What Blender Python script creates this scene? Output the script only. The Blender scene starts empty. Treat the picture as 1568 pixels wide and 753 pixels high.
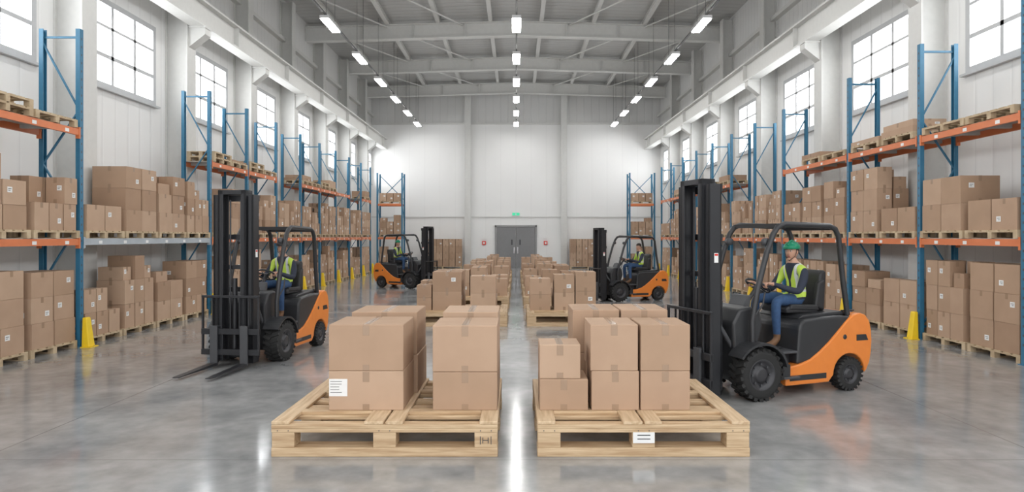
import bpy, bmesh, math, random
from mathutils import Vector, Matrix, Euler
random.seed(7)
S = bpy.context.scene
try:
    S.view_settings.view_transform = 'Standard'
    S.view_settings.look = 'None'
except Exception: pass

# ------------------------------------------------------------ materials
MATS = {}
def mat(name, col, rough=0.6, metal=0.0, col2=None, scale=8.0, stretch=(1,1,1), bump=0.0, bscale=None, spec=0.5, emit=0.0, detail=4.0, coat=0.0):
    if name in MATS: return MATS[name]
    m = bpy.data.materials.new(name); m.use_nodes = True
    nt = m.node_tree; n = nt.nodes; l = nt.links
    p = n['Principled BSDF']
    p.inputs['Base Color'].default_value = (*col, 1)
    p.inputs['Roughness'].default_value = rough
    p.inputs['Metallic'].default_value = metal
    p.inputs['Specular IOR Level'].default_value = spec
    if coat: p.inputs['Coat Weight'].default_value = coat; p.inputs['Coat Roughness'].default_value = 0.1
    if emit:
        p.inputs['Emission Color'].default_value = (*col, 1); p.inputs['Emission Strength'].default_value = emit
    if col2 is None: col2 = tuple(c*0.96 for c in col)
    tc = n.new('ShaderNodeTexCoord'); mp = n.new('ShaderNodeMapping')
    mp.inputs['Scale'].default_value = stretch
    l.new(tc.outputs['Object'], mp.inputs['Vector'])
    no = n.new('ShaderNodeTexNoise'); no.inputs['Scale'].default_value = scale; no.inputs['Detail'].default_value = detail
    l.new(mp.outputs['Vector'], no.inputs['Vector'])
    mx = n.new('ShaderNodeMix'); mx.data_type = 'RGBA'
    mx.inputs[6].default_value = (*col, 1); mx.inputs[7].default_value = (*col2, 1)
    rp = n.new('ShaderNodeMapRange'); rp.inputs[1].default_value = 0.35; rp.inputs[2].default_value = 0.65
    l.new(no.outputs['Fac'], rp.inputs[0]); l.new(rp.outputs[0], mx.inputs[0])
    l.new(mx.outputs[2], p.inputs['Base Color'])
    if bump:
        bp = n.new('ShaderNodeBump'); bp.inputs['Strength'].default_value = bump; bp.inputs['Distance'].default_value = 0.02
        if bscale:
            n2 = n.new('ShaderNodeTexNoise'); n2.inputs['Scale'].default_value = bscale
            l.new(mp.outputs['Vector'], n2.inputs['Vector']); l.new(n2.outputs['Fac'], bp.inputs['Height'])
        else: l.new(no.outputs['Fac'], bp.inputs['Height'])
        l.new(bp.outputs['Normal'], p.inputs['Normal'])
    MATS[name] = m
    return m

def ribbed(name, col, axis, freq, dist=0.02, rough=0.5, col2=None, dark=0.88):
    """panel cladding: ribs repeat along `axis` (0=x,1=y)"""
    m = bpy.data.materials.new(name); m.use_nodes = True
    nt = m.node_tree; n = nt.nodes; l = nt.links; p = n['Principled BSDF']
    p.inputs['Roughness'].default_value = rough
    tc = n.new('ShaderNodeTexCoord'); sp = n.new('ShaderNodeSeparateXYZ'); l.new(tc.outputs['Object'], sp.inputs[0])
    mu = n.new('ShaderNodeMath'); mu.operation = 'MULTIPLY'; mu.inputs[1].default_value = freq
    l.new(sp.outputs[axis], mu.inputs[0])
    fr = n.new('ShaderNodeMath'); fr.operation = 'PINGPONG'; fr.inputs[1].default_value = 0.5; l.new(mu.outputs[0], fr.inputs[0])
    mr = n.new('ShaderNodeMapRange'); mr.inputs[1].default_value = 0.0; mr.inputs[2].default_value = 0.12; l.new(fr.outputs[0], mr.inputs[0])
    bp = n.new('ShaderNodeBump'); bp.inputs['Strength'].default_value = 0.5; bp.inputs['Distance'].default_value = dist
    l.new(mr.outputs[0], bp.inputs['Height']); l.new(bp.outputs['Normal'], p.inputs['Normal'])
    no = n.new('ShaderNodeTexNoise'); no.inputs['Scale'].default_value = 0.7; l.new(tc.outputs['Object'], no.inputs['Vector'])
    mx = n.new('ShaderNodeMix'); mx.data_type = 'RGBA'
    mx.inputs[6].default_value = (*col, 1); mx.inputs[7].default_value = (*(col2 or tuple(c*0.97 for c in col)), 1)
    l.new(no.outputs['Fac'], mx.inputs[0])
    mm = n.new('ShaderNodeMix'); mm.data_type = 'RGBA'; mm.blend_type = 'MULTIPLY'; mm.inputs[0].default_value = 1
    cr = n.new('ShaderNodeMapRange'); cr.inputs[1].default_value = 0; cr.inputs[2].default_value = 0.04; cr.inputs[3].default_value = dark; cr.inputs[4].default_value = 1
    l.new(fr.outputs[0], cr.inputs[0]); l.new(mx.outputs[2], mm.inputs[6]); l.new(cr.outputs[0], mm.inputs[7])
    l.new(mm.outputs[2], p.inputs['Base Color'])
    MATS[name] = m
    return m

def floor_material():
    m = bpy.data.materials.new('polished_concrete'); m.use_nodes = True
    nt = m.node_tree; n = nt.nodes; l = nt.links; p = n['Principled BSDF']
    tc = n.new('ShaderNodeTexCoord')
    n1 = n.new('ShaderNodeTexNoise'); n1.inputs['Scale'].default_value = 0.9; n1.inputs['Detail'].default_value = 8; n1.inputs['Roughness'].default_value = 0.6
    n2 = n.new('ShaderNodeTexNoise'); n2.inputs['Scale'].default_value = 5; n2.inputs['Detail'].default_value = 6
    for q in (n1, n2): l.new(tc.outputs['Object'], q.inputs['Vector'])
    cr = n.new('ShaderNodeValToRGB'); cr.color_ramp.elements[0].position = 0.35; cr.color_ramp.elements[0].color = (0.215, 0.22, 0.225, 1)
    cr.color_ramp.elements[1].position = 0.66; cr.color_ramp.elements[1].color = (0.41, 0.41, 0.405, 1)
    ad = n.new('ShaderNodeMath'); ad.operation = 'MULTIPLY_ADD'; ad.inputs[1].default_value = 0.3; l.new(n2.outputs['Fac'], ad.inputs[0])
    sc = n.new('ShaderNodeMath'); sc.operation = 'MULTIPLY'; sc.inputs[1].default_value = 0.7; l.new(n1.outputs['Fac'], sc.inputs[0])
    l.new(sc.outputs[0], ad.inputs[2]); l.new(ad.outputs[0], cr.inputs[0])
    sp = n.new('ShaderNodeSeparateXYZ'); l.new(tc.outputs['Object'], sp.inputs[0])
    ab = n.new('ShaderNodeMath'); ab.operation = 'ABSOLUTE'; l.new(sp.outputs[0], ab.inputs[0])
    cm = n.new('ShaderNodeMath'); cm.operation = 'COMPARE'; cm.inputs[1].default_value = 4.94; cm.inputs[2].default_value = 0.008; l.new(ab.outputs[0], cm.inputs[0])
    pp = n.new('ShaderNodeMath'); pp.operation = 'PINGPONG'; pp.inputs[1].default_value = 3.0; l.new(sp.outputs[1], pp.inputs[0])
    c2 = n.new('ShaderNodeMath'); c2.operation = 'LESS_THAN'; c2.inputs[1].default_value = 0.005; l.new(pp.outputs[0], c2.inputs[0])
    mxm = n.new('ShaderNodeMath'); mxm.operation = 'MAXIMUM'; l.new(cm.outputs[0], mxm.inputs[0]); l.new(c2.outputs[0], mxm.inputs[1])
    mx = n.new('ShaderNodeMix'); mx.data_type = 'RGBA'; l.new(mxm.outputs[0], mx.inputs[0]); l.new(cr.outputs[0], mx.inputs[6]); mx.inputs[7].default_value = (0.19, 0.19, 0.19, 1)
    l.new(mx.outputs[2], p.inputs['Base Color'])
    rr = n.new('ShaderNodeMapRange'); rr.inputs[1].default_value = 0.32; rr.inputs[2].default_value = 0.68; rr.inputs[3].default_value = 0.08; rr.inputs[4].default_value = 0.19
    l.new(n1.outputs['Fac'], rr.inputs[0]); l.new(rr.outputs[0], p.inputs['Roughness'])
    p.inputs['Specular IOR Level'].default_value = 1.0
    bp = n.new('ShaderNodeBump'); bp.inputs['Strength'].default_value = 0.035; bp.inputs['Distance'].default_value = 0.02
    l.new(n2.outputs['Fac'], bp.inputs['Height']); l.new(bp.outputs['Normal'], p.inputs['Normal'])
    MATS['floor'] = m; return m

M_floor = floor_material()
M_wallL = ribbed('white_wall_panel', (0.83, 0.83, 0.82), 1, 2.0, 0.012)
M_wallB = ribbed('white_back_panel', (0.82, 0.82, 0.81), 0, 1.0, 0.004, dark=0.95)
M_wallU = ribbed('grey_upper_panel', (0.60, 0.60, 0.59), 1, 3.0, 0.03)
M_wallUB = ribbed('grey_upper_back_panel', (0.62, 0.62, 0.61), 0, 2.0, 0.02)
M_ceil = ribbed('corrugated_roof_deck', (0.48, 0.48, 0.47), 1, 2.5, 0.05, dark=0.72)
M_steel = mat('painted_structural_steel', (0.54, 0.54, 0.52), 0.5)
M_steelL = mat('white_structural_steel', (0.64, 0.64, 0.62), 0.5)
M_frame = mat('window_frame_white', (0.52, 0.53, 0.54), 0.4)
M_blue = mat('rack_blue_steel', (0.035, 0.17, 0.29), 0.4, col2=(0.03, 0.15, 0.26))
M_orange = mat('rack_orange_steel', (0.68, 0.20, 0.075), 0.45)
M_greyb = mat('rack_grey_steel', (0.42, 0.46, 0.50), 0.4)
M_deck = mat('shelf_deck_grey', (0.5, 0.5, 0.48), 0.5)
M_yel = mat('safety_yellow', (0.90, 0.62, 0.02), 0.45)
M_lamp = mat('lamp_diffuser', (1.0, 0.99, 0.97), 0.4, emit=38.0)
M_lampbody = mat('lamp_housing', (0.6, 0.6, 0.6), 0.4)
M_wire = mat('conduit_dark', (0.12, 0.12, 0.12), 0.5)
CARD = [mat('cardboard_a', (0.43, 0.285, 0.19), 0.75, col2=(0.40, 0.265, 0.175), scale=3),
        mat('cardboard_b', (0.465, 0.315, 0.215), 0.75, col2=(0.435, 0.29, 0.197), scale=3),
        mat('cardboard_c', (0.385, 0.25, 0.163), 0.75, col2=(0.36, 0.23, 0.15), scale=3),
        mat('cardboard_d', (0.50, 0.345, 0.24), 0.75, col2=(0.465, 0.32, 0.22), scale=3)]
M_tape = mat('packing_tape', (0.36, 0.245, 0.165), 0.22)
M_seam = mat('box_seam_dark', (0.16, 0.09, 0.05), 0.8)  # dark line along the joint of the top flaps
M_label = mat('shipping_label', (0.82, 0.82, 0.81), 0.5)
M_ink = mat('label_ink', (0.08, 0.08, 0.08), 0.6)
M_wood = mat('pallet_pine', (0.62, 0.46, 0.29), 0.65, col2=(0.43, 0.285, 0.16), scale=5, stretch=(0.5, 6, 6), bump=0.15)
M_woodY = mat('pallet_pine_lengthwise', (0.66, 0.50, 0.33), 0.65, col2=(0.49, 0.34, 0.20), scale=5, stretch=(6, 0.5, 6), bump=0.15)
M_woodR = mat('weathered_pallet_wood', (0.57, 0.45, 0.30), 0.7, col2=(0.43, 0.32, 0.20), scale=6)
M_fo = mat('forklift_orange', (0.78, 0.235, 0.04), 0.32, coat=0.3, col2=(0.75, 0.22, 0.035))
M_fb = mat('forklift_black', (0.028, 0.029, 0.032), 0.38)
M_fg = mat('forklift_dark_grey', (0.065, 0.067, 0.073), 0.45)
M_mast = mat('mast_steel_black', (0.028, 0.029, 0.033), 0.36, metal=0.2)
M_tire = mat('tyre_rubber', (0.018, 0.018, 0.018), 0.75, bump=0.2)
M_rim = mat('rim_black', (0.05, 0.05, 0.055), 0.4, metal=0.3)
M_chr = mat('chrome_rod', (0.6, 0.6, 0.62), 0.2, metal=1.0)
M_seat = mat('seat_vinyl', (0.025, 0.025, 0.027), 0.55)
M_red = mat('red_plastic', (0.7, 0.03, 0.02), 0.4)
M_green = mat('exit_green', (0.05, 0.55, 0.3), 0.4, emit=0.6)
M_door = mat('grey_steel_door', (0.22, 0.22, 0.225), 0.45)
M_doorf = mat('door_frame_grey', (0.30, 0.30, 0.30), 0.45)
M_skin = mat('skin', (0.56, 0.32, 0.225), 0.5, col2=(0.52, 0.29, 0.2))
M_navy = mat('navy_shirt', (0.022, 0.028, 0.048), 0.8)
M_vest = mat('hi_vis_vest', (0.54, 0.72, 0.09), 0.6, col2=(0.48, 0.65, 0.08))
M_refl = mat('reflective_tape', (0.60, 0.62, 0.62), 0.3)
M_jean = mat('blue_jeans', (0.035, 0.085, 0.19), 0.8, col2=(0.028, 0.065, 0.15), scale=20)
M_boot = mat('brown_boot', (0.17, 0.085, 0.04), 0.6)
M_hair = mat('dark_hair', (0.03, 0.02, 0.015), 0.6)
M_hgreen = mat('green_helmet', (0.01, 0.27, 0.14), 0.3)
M_hblack = mat('black_helmet', (0.03, 0.03, 0.035), 0.35)
M_eye = mat('eye_white', (0.6, 0.6, 0.6), 0.3)
M_lip = mat('lips', (0.36, 0.14, 0.11), 0.5)

# ------------------------------------------------------------ builder
class B:
    def __init__(s): s.v=[]; s.f=[]; s.m=[]; s.sm=[]; s.mats=[]; s.M=Matrix.Identity(4)
    def mi(s, m):
        if m not in s.mats: s.mats.append(m)
        return s.mats.index(m)
    def add(s, vs, fs, m, smooth=False, bev=0, seg=3):
        if bev:
            bm=bmesh.new(); bv=[bm.verts.new(Vector(v)) for v in vs]
            for f in fs: bm.faces.new([bv[i] for i in f])
            bmesh.ops.recalc_face_normals(bm,faces=bm.faces)
            ed=[e for e in bm.edges if e.calc_face_angle(0)>0.35]
            bmesh.ops.bevel(bm,geom=ed,offset=bev,segments=seg,affect='EDGES',profile=0.5,clamp_overlap=True)
            bm.verts.index_update(); vs=[v.co.copy() for v in bm.verts]; fs=[[v.index for v in f.verts] for f in bm.faces]; bm.free()
        o=len(s.v); s.v += [tuple(s.M @ Vector(v)) for v in vs]; k=s.mi(m)
        for f in fs: s.f.append([i+o for i in f]); s.m.append(k); s.sm.append(smooth)
    def bx(s, x0,x1,y0,y1,z0,z1,m,bev=0,seg=2):
        if x0>x1: x0,x1=x1,x0
        if y0>y1: y0,y1=y1,y0
        vs=[(x0,y0,z0),(x1,y0,z0),(x1,y1,z0),(x0,y1,z0),(x0,y0,z1),(x1,y0,z1),(x1,y1,z1),(x0,y1,z1)]
        s.add(vs,[(0,3,2,1),(4,5,6,7),(0,1,5,4),(1,2,6,5),(2,3,7,6),(3,0,4,7)],m,False,bev,seg)
    def beam(s,p,q,w,h,m,up=(0,0,1)):
        p=Vector(p);q=Vector(q);d=(q-p).normalized();u=Vector(up)
        if abs(d.dot(u))>0.98: u=Vector((1,0,0))
        a=d.cross(u).normalized();b=a.cross(d).normalized()
        vs=[]
        for c in (p,q):
            for (i,j) in ((-1,-1),(1,-1),(1,1),(-1,1)): vs.append(c+a*(i*w/2)+b*(j*h/2))
        s.add(vs,[(3,2,1,0),(4,5,6,7),(0,1,5,4),(1,2,6,5),(2,3,7,6),(3,0,4,7)],m)
    def tube(s,pts,r,m,seg=8,caps=True,smooth=True):
        pts=[Vector(p) for p in pts]; n=len(pts)
        rs=r if isinstance(r,(list,tuple)) else [r]*n
        vs=[];fs=[]; a=None
        for i,p in enumerate(pts):
            d=((pts[min(i+1,n-1)]-pts[max(i-1,0)])).normalized()
            if a is None:
                u=Vector((0,0,1)) if abs(d.z)<0.9 else Vector((0,1,0)); a=d.cross(u).normalized()
            else: a=(a-d*a.dot(d)).normalized()
            b=d.cross(a)
            for k in range(seg):
                t=2*math.pi*k/seg; vs.append(p+(a*math.cos(t)+b*math.sin(t))*rs[i])
        for i in range(n-1):
            for k in range(seg):
                k2=(k+1)%seg; fs.append((i*seg+k,i*seg+k2,(i+1)*seg+k2,(i+1)*seg+k))
        s.add(vs,fs,m,smooth)
        if caps:
            s.add(vs[:seg],[tuple(reversed(range(seg)))],m); s.add(vs[-seg:],[tuple(range(seg))],m)
    def prism(s,prof,y0,y1,m,bev=0,seg=3):
        """profile in (x,z) extruded along y"""
        n=len(prof); vs=[(x,y0,z) for x,z in prof]+[(x,y1,z) for x,z in prof]
        fs=[tuple(range(n)),tuple(reversed(range(n,2*n)))]+[(i,i+n,(i+1)%n+n,(i+1)%n) for i in range(n)]
        s.add(vs,fs,m,False,bev,seg)
    def arc(s,c,r0,r1,a0,a1,y0,y1,m,n=12):
        vs=[];fs=[]
        for i in range(n+1):
            t=math.radians(a0+(a1-a0)*i/n); C,Sn=math.cos(t),math.sin(t)
            for r,y in ((r0,y0),(r1,y0),(r1,y1),(r0,y1)): vs.append((c[0]+r*C,y,c[1]+r*Sn))
        for i in range(n):
            for k in range(4): fs.append((i*4+k,i*4+(k+1)%4,i*4+4+(k+1)%4,i*4+4+k))
        fs+= [(0,1,2,3),(n*4+3,n*4+2,n*4+1,n*4)]
        s.add(vs,fs,m)
    def lathe_y(s,c,prof,m,seg=32,smooth=True):
        vs=[];fs=[];n=len(prof)
        for k in range(seg):
            t=2*math.pi*k/seg
            for r,y in prof: vs.append((c[0]+r*math.cos(t),c[1]+y,c[2]+r*math.sin(t)))
        for k in range(seg):
            k2=(k+1)%seg
            for i in range(n-1): fs.append((k*n+i,k*n+i+1,k2*n+i+1,k2*n+i))
        s.add(vs,fs,m,smooth)
    def ell(s,c,r,m,seg=16,rings=10,fn=None,zmin=-1.0):
        vs=[];fs=[]; c=Vector(c)
        for i in range(rings+1):
            ph=math.pi*i/rings; z=max(math.cos(ph),zmin)
            for k in range(seg):
                t=2*math.pi*k/seg; v=Vector((math.sin(ph)*math.cos(t),math.sin(ph)*math.sin(t),z))
                if fn: v=fn(v)
                vs.append((c.x+v.x*r[0],c.y+v.y*r[1],c.z+v.z*r[2]))
        for i in range(rings):
            for k in range(seg):
                k2=(k+1)%seg; fs.append((i*seg+k,(i+1)*seg+k,(i+1)*seg+k2,i*seg+k2))
        s.add(vs,fs,m,True)
    def done(s,name,bevel=0,seg=2,clean=True):
        me=bpy.data.meshes.new(name); me.from_pydata(s.v,[],s.f)
        for m in s.mats: me.materials.append(m)
        for i,p in enumerate(me.polygons): p.material_index=s.m[i]; p.use_smooth=s.sm[i]
        bm=bmesh.new(); bm.from_mesh(me); bmesh.ops.recalc_face_normals(bm,faces=bm.faces); bm.to_mesh(me); bm.free()
        o=bpy.data.objects.new(name,me); S.collection.objects.link(o)
        return o

# ------------------------------------------------------------ room shell
Y0,Y1=-3.0,43.0; WX=9.5; ZT=11.7
b=B(); b.bx(-WX-0.2,WX+0.2,Y0,Y1+0.2,-0.2,0,M_floor); b.done('floor')
WL=[(14.46+4.28*k, 14.46+4.28*k+2.68) for k in range(-4,7)]
WR=[(15.45+4.68*k, 15.45+4.68*k+2.95) for k in range(-4,6)]
WL=[(a,min(c,42.7)) for a,c in WL]
ZB,ZW=5.5,7.5
nw=0
for side,wins,nm in ((-1,WL,'left'),(1,WR,'right')):
    b=B(); xi=side*WX; xo=side*(WX+0.2)
    b.bx(xi,xo,Y0,Y1,0,ZB,M_wallL); b.bx(xi,xo,Y0,Y1,ZW,8.6,M_wallL); b.bx(xi,xo,Y0,Y1,8.6,ZT+0.1,M_wallU)
    prev=Y0
    for a,c in wins:
        if a>prev: b.bx(xi,xo,prev,a,ZB,ZW,M_wallL)
        prev=c
    if prev<Y1: b.bx(xi,xo,prev,Y1,ZB,ZW,M_wallL)
    b.done('wall_'+nm)
    for a,c in wins:
        nw+=1; b=B(); x0=side*(WX-0.03); x1=side*(WX+0.12)
        t=0.09
        b.bx(x0,x1,a-0.04,a+t,ZB-0.04,ZW+0.04,M_frame); b.bx(x0,x1,c-t,c+0.04,ZB-0.04,ZW+0.04,M_frame)
        b.bx(x0,x1,a+t,c-t,ZB-0.04,ZB+t,M_frame); b.bx(x0,x1,a+t,c-t,ZW-t,ZW+0.04,M_frame)
        b.bx(side*(WX-0.12),x0,a-0.1,c+0.1,ZB-0.09,ZB-0.04,M_frame)
        for k in (1,2):
            yy=a+(c-a)*k/3; b.bx(side*(WX-0.02),side*(WX+0.08),yy-0.045,yy+0.045,ZB+t,ZW-t,M_frame)
        for fr,w in ((0.36,0.045),(0.7,0.03)):
            zz=ZB+(ZW-ZB)*fr; b.bx(side*(WX-0.02),side*(WX+0.08),a+t,c-t,zz-w,zz+w,M_frame)
        b.done('window_%d'%nw)
        ld=bpy.data.lights.new('window_daylight','AREA'); ld.shape='RECTANGLE'; ld.size=c-a; ld.size_y=ZW-ZB
        ld.energy=7.8*math.pi*(c-a)*(ZW-ZB); ld.color=(0.96,0.98,1.0)
        lo=bpy.data.objects.new('window_daylight',ld); S.collection.objects.link(lo)
        lo.location=(side*(WX+0.19),(a+c)/2,(ZB+ZW)/2)
        lo.rotation_euler=(math.radians(90),0,math.radians(90 if side>0 else -90))
# back wall
b=B(); b.bx(-WX-.2,WX+.2,Y1,Y1+0.2,0,9.45,M_wallB); b.bx(-WX-.2,WX+.2,Y1,Y1+0.2,9.45,ZT+0.4,M_wallUB); b.done('wall_back')
b=B()
for z,h in ((3.3,0.07),(9.4,0.14)): b.bx(-WX,WX,Y1-0.06,Y1,z,z+h,M_steelL)
b.done('trim_1')
for x in (-3.15,3.15):
    b=B(); b.bx(x-0.2,x+0.2,Y1-0.3,Y1-0.27,0,ZT,M_steelL); b.bx(x-0.2,x+0.2,Y1-0.03,Y1,0,ZT,M_steelL); b.bx(x-0.16,x+0.16,Y1-0.27,Y1-0.03,0,ZT,M_steelL); b.done('wall_column')
for sd,nm in ((-1,'left'),(1,'right')):
    b=B(); b.bx(sd*WX,sd*(WX-0.03),Y0,Y1,0,0.12,M_steelL); b.done('baseboard_'+nm)
# ceiling
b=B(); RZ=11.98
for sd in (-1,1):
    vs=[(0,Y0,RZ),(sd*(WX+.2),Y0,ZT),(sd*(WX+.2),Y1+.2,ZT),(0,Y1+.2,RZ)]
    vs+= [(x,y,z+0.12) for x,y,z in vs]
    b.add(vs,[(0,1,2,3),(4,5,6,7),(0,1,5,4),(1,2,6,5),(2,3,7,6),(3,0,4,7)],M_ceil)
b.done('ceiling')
def roofz(x): return RZ-(RZ-ZT)*abs(x)/(WX+.2)
b=B()
for x in (-8.1,-5.8,-3.5,-1.15,1.15,3.5,5.8,8.1):
    z=roofz(x)-0.02
    b.bx(x-0.09,x+0.09,Y0,Y1,z-0.03,z,M_steelL); b.bx(x-0.03,x+0.03,Y0,Y1,z-0.17,z-0.03,M_steelL); b.bx(x-0.09,x+0.09,Y0,Y1,z-0.2,z-0.17,M_steelL)
b.done('roof_purlins')
TR=[41.4-5.9*k for k in range(8)]
for y in TR:
    b=B()
    for sd in (-1,1):
        for (w,dz0,dz1) in ((0.32,-0.20,-0.24),(0.06,-0.24,-0.82),(0.32,-0.82,-0.87)):
            vs=[]
            for x in (0,sd*WX):
                z=roofz(x)
                for (yy,zz) in ((y-w/2,z+dz1),(y+w/2,z+dz1),(y+w/2,z+dz0),(y-w/2,z+dz0)): vs.append((x,yy,zz))
            b.add(vs,[(3,2,1,0),(4,5,6,7),(0,1,5,4),(1,2,6,5),(2,3,7,6),(3,0,4,7)],M_steelL)
        for x in (2.3,4.6,6.9):
            z=roofz(x); b.bx(sd*x-0.012,sd*x+0.012,y-0.15,y+0.15,z-0.82,z-0.24,M_steelL)
    b.done('roof_truss_beam')
b=B()
for i in range(len(TR)-1):
    ya,yb=TR[i+1],TR[i]
    for sd in (-1,1):
        for (xa,xb) in ((8.9,5.8),(5.8,2.4)):
            b.tube([(sd*xa,ya,roofz(xa)-0.3),(sd*xb,yb,roofz(xb)-0.3)],0.035,M_steelL,6)
b.done('roof_cross_bracing')
# wall columns with corbels + crane girders
for sd,wins in ((-1,WL),(1,WR)):
    off=0.82 if sd<0 else 0.87
    for a,c in wins:
        y=a-off
        if y<Y0+0.5: continue
        b=B(); w=0.24
        for (xa,xb,ww) in ((8.9,8.94,w),(9.46,9.5,w),(8.94,9.46,0.17)): b.bx(sd*xa,sd*xb,y-ww,y+ww,0,8.6,M_steelL)
        for (xa,xb,ww) in ((9.0,9.04,0.2),(9.46,9.5,0.2),(9.04,9.46,0.05)): b.bx(sd*xa,sd*xb,y-ww,y+ww,8.6,roofz(9.2)-0.2,M_steel)
        b.prism([(sd*8.9,7.2),(sd*8.45,7.55),(sd*8.45,7.74),(sd*8.9,7.74)],y-0.16,y+0.16,M_steelL)
        b.bx(sd*8.42,sd*8.9,y-0.2,y+0.2,7.72,7.76,M_steelL)
        b.bx(sd*8.88,sd*8.9,y-0.3,y+0.3,0,0.03,M_steel)
        b.done('support_column')
    b=B()
    b.bx(sd*8.45,sd*8.85,Y0,Y1,7.76,7.82,M_steelL); b.bx(sd*8.62,sd*8.70,Y0,Y1,7.82,8.42,M_steelL); b.bx(sd*8.45,sd*8.85,Y0,Y1,8.42,8.48,M_steelL)
    b.bx(sd*8.61,sd*8.67,Y0,Y1,8.48,8.56,M_steel)
    y=Y0+1
    while y<Y1: b.bx(sd*8.48,sd*8.62,y-0.01,y+0.01,7.82,8.42,M_steelL); y+=4.4
    b.done('crane_rail_girder')
    b=B()
    for z in (9.9,): b.bx(sd*9.3,sd*9.5,Y0,Y1,z,z+0.14,M_steel)
    b.done('wall_girt')
# door
b=B(); yd=Y1
b.bx(-1.38,-1.28,yd-0.1,yd,0,2.78,M_doorf); b.bx(1.28,1.38,yd-0.1,yd,0,2.78,M_doorf); b.bx(-1.38,1.38,yd-0.1,yd,2.68,2.8,M_doorf)
for sd in (-1,1):
    b.bx(sd*0.015,sd*1.27,yd-0.06,yd,0.01,2.67,M_door)
    b.bx(sd*0.1,sd*0.14,yd-0.12,yd-0.06,0.95,1.35,M_chr)
    b.bx(sd*0.35,sd*0.95,yd-0.065,yd-0.06,0.1,0.35,M_doorf)
    b.bx(sd*0.22,sd*0.32,yd-0.068,yd-0.06,1.5,1.85,M_fg)
b.done('door_1')
b=B(); b.bx(-0.28,0.28,yd-0.08,yd,3.40,3.64,M_label); b.bx(-0.24,0.24,yd-0.09,yd-0.08,3.43,3.61,M_green)
b.bx(-0.03,0.03,yd-0.095,yd-0.09,3.46,3.57,M_label); b.done('exit_sign')
for x in (-2.1,1.95):
    b=B(); b.bx(x-0.12,x+0.12,yd-0.1,yd,1.5,1.75,M_red); b.bx(x-0.06,x+0.06,yd-0.11,yd-0.1,1.56,1.69,M_label); b.bx(x-0.14,x+0.14,yd-0.03,yd,1.9,2.15,M_label); b.done('fire_alarm_call_point')
# lamps
LY=[40.6,37.0,33.3,29.6,25.7,21.6,17.6,13.6,9.6,5.6,1.6]; LZ=9.0  # nearest lamps sit out of view, continuing the rows, added for lighting
for x in (-6.13,0.02,6.13):
    b=B(); b.bx(x-0.03,x+0.03,Y0+1,42.5,LZ+0.17,LZ+0.22,M_wire)
    b.done('lighting_conduit')
    for y in LY:
        b=B(); b.bx(x-0.15,x+0.15,y-0.72,y+0.72,LZ+0.03,LZ+0.13,M_lampbody)
        b.bx(x-0.13,x+0.13,y-0.69,y+0.69,LZ,LZ+0.03,M_lamp)
        b.bx(x-0.05,x+0.05,y-0.3,y+0.3,LZ+0.13,LZ+0.17,M_wire)
        for yy in (y-0.5,y+0.5): b.tube([(x,yy,LZ+0.13),(x,yy,roofz(x)-0.02)],0.008,M_wire,5)
        b.done('pendant_light_fixture')

# ------------------------------------------------------------ boxes and pallets
def cbox(b,x0,x1,y0,y1,z0,z1,face=None,label=0.5,near=False,tape=True):
    m=random.choice(CARD); g=0.004
    x0+=g;x1-=g;y0+=g;y1-=g;z1-=0.003
    b.bx(x0,x1,y0,y1,z0,z1,m)
    t=0.0015; xm=(x0+x1)/2; ym=(y0+y1)/2; tw=0.03
    def onface(f,u0,u1,w0,w1,m,t=t):
        if f=='-y': b.bx(xm+u0,xm+u1,y0-t,y0,w0,w1,m)
        elif f=='+x': b.bx(x1,x1+t,ym+u0,ym+u1,w0,w1,m)
        else: b.bx(x0-t,x0,ym+u0,ym+u1,w0,w1,m)
    faces=[face] if face else []
    if '-y' not in faces: faces.append('-y')
    for f in faces:
        if tape:
            if f=='-y' :
                b.bx(xm-tw,xm+tw,y0,y1,z1,z1+t,M_tape)
                b.bx(xm-tw,xm+tw,y0-t,y0,z1-min(0.10,(z1-z0)*0.25),z1+t,M_tape)
                b.bx(xm-tw,xm+tw,y0-t,y0,z0,z0+min(0.08,(z1-z0)*0.2),M_tape)
            elif random.random()<0.6:
                onface(f,-tw,tw,z1-0.09,z1,M_tape)
        if random.random()<label:
            hw=((x1-x0) if f=='-y' else (y1-y0))/2; lw=min(0.1,hw*0.5); lh=min(0.09,(z1-z0)*0.35)
            cu=random.choice((-1,1,1))*hw*0.45; cz=z0+(z1-z0)*random.choice((0.6,0.65,0.35))
            onface(f,cu-lw/2,cu+lw/2,cz-lh/2,cz+lh/2,M_label,0.002)
            onface(f,cu-lw*0.35,cu+lw*0.3,cz+lh*0.1,cz+lh*0.2,M_ink,0.003)
            onface(f,cu-lw*0.35,cu+lw*0.1,cz-lh*0.2,cz-lh*0.1,M_ink,0.003)

def pallet(b,x0,x1,y0,y1,z,h=0.14,mt=M_woodR,boards='x',nb=6):
    bw=0.09
    for yy in (y0,(y0+y1)/2-bw/2,y1-bw): 
        b.bx(x0,x1,yy,yy+bw,z,z+0.018,mt)
        for xx in (x0,(x0+x1)/2-0.05,x1-0.1): b.bx(xx,xx+0.1,yy,yy+bw,z+0.018,z+h-0.04,mt)
    for xx in (x0,(x0+x1)/2-0.05,x1-0.1): b.bx(xx,xx+0.1,y0,y1,z+h-0.04,z+h-0.02,mt)
    w=(y1-y0)/(nb+(nb-1)*0.35)
    for i in range(nb): b.bx(x0,x1,y0+i*w*1.35,y0+i*w*1.35+w,z+h-0.02,z+h,mt)
    return z+h

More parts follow.
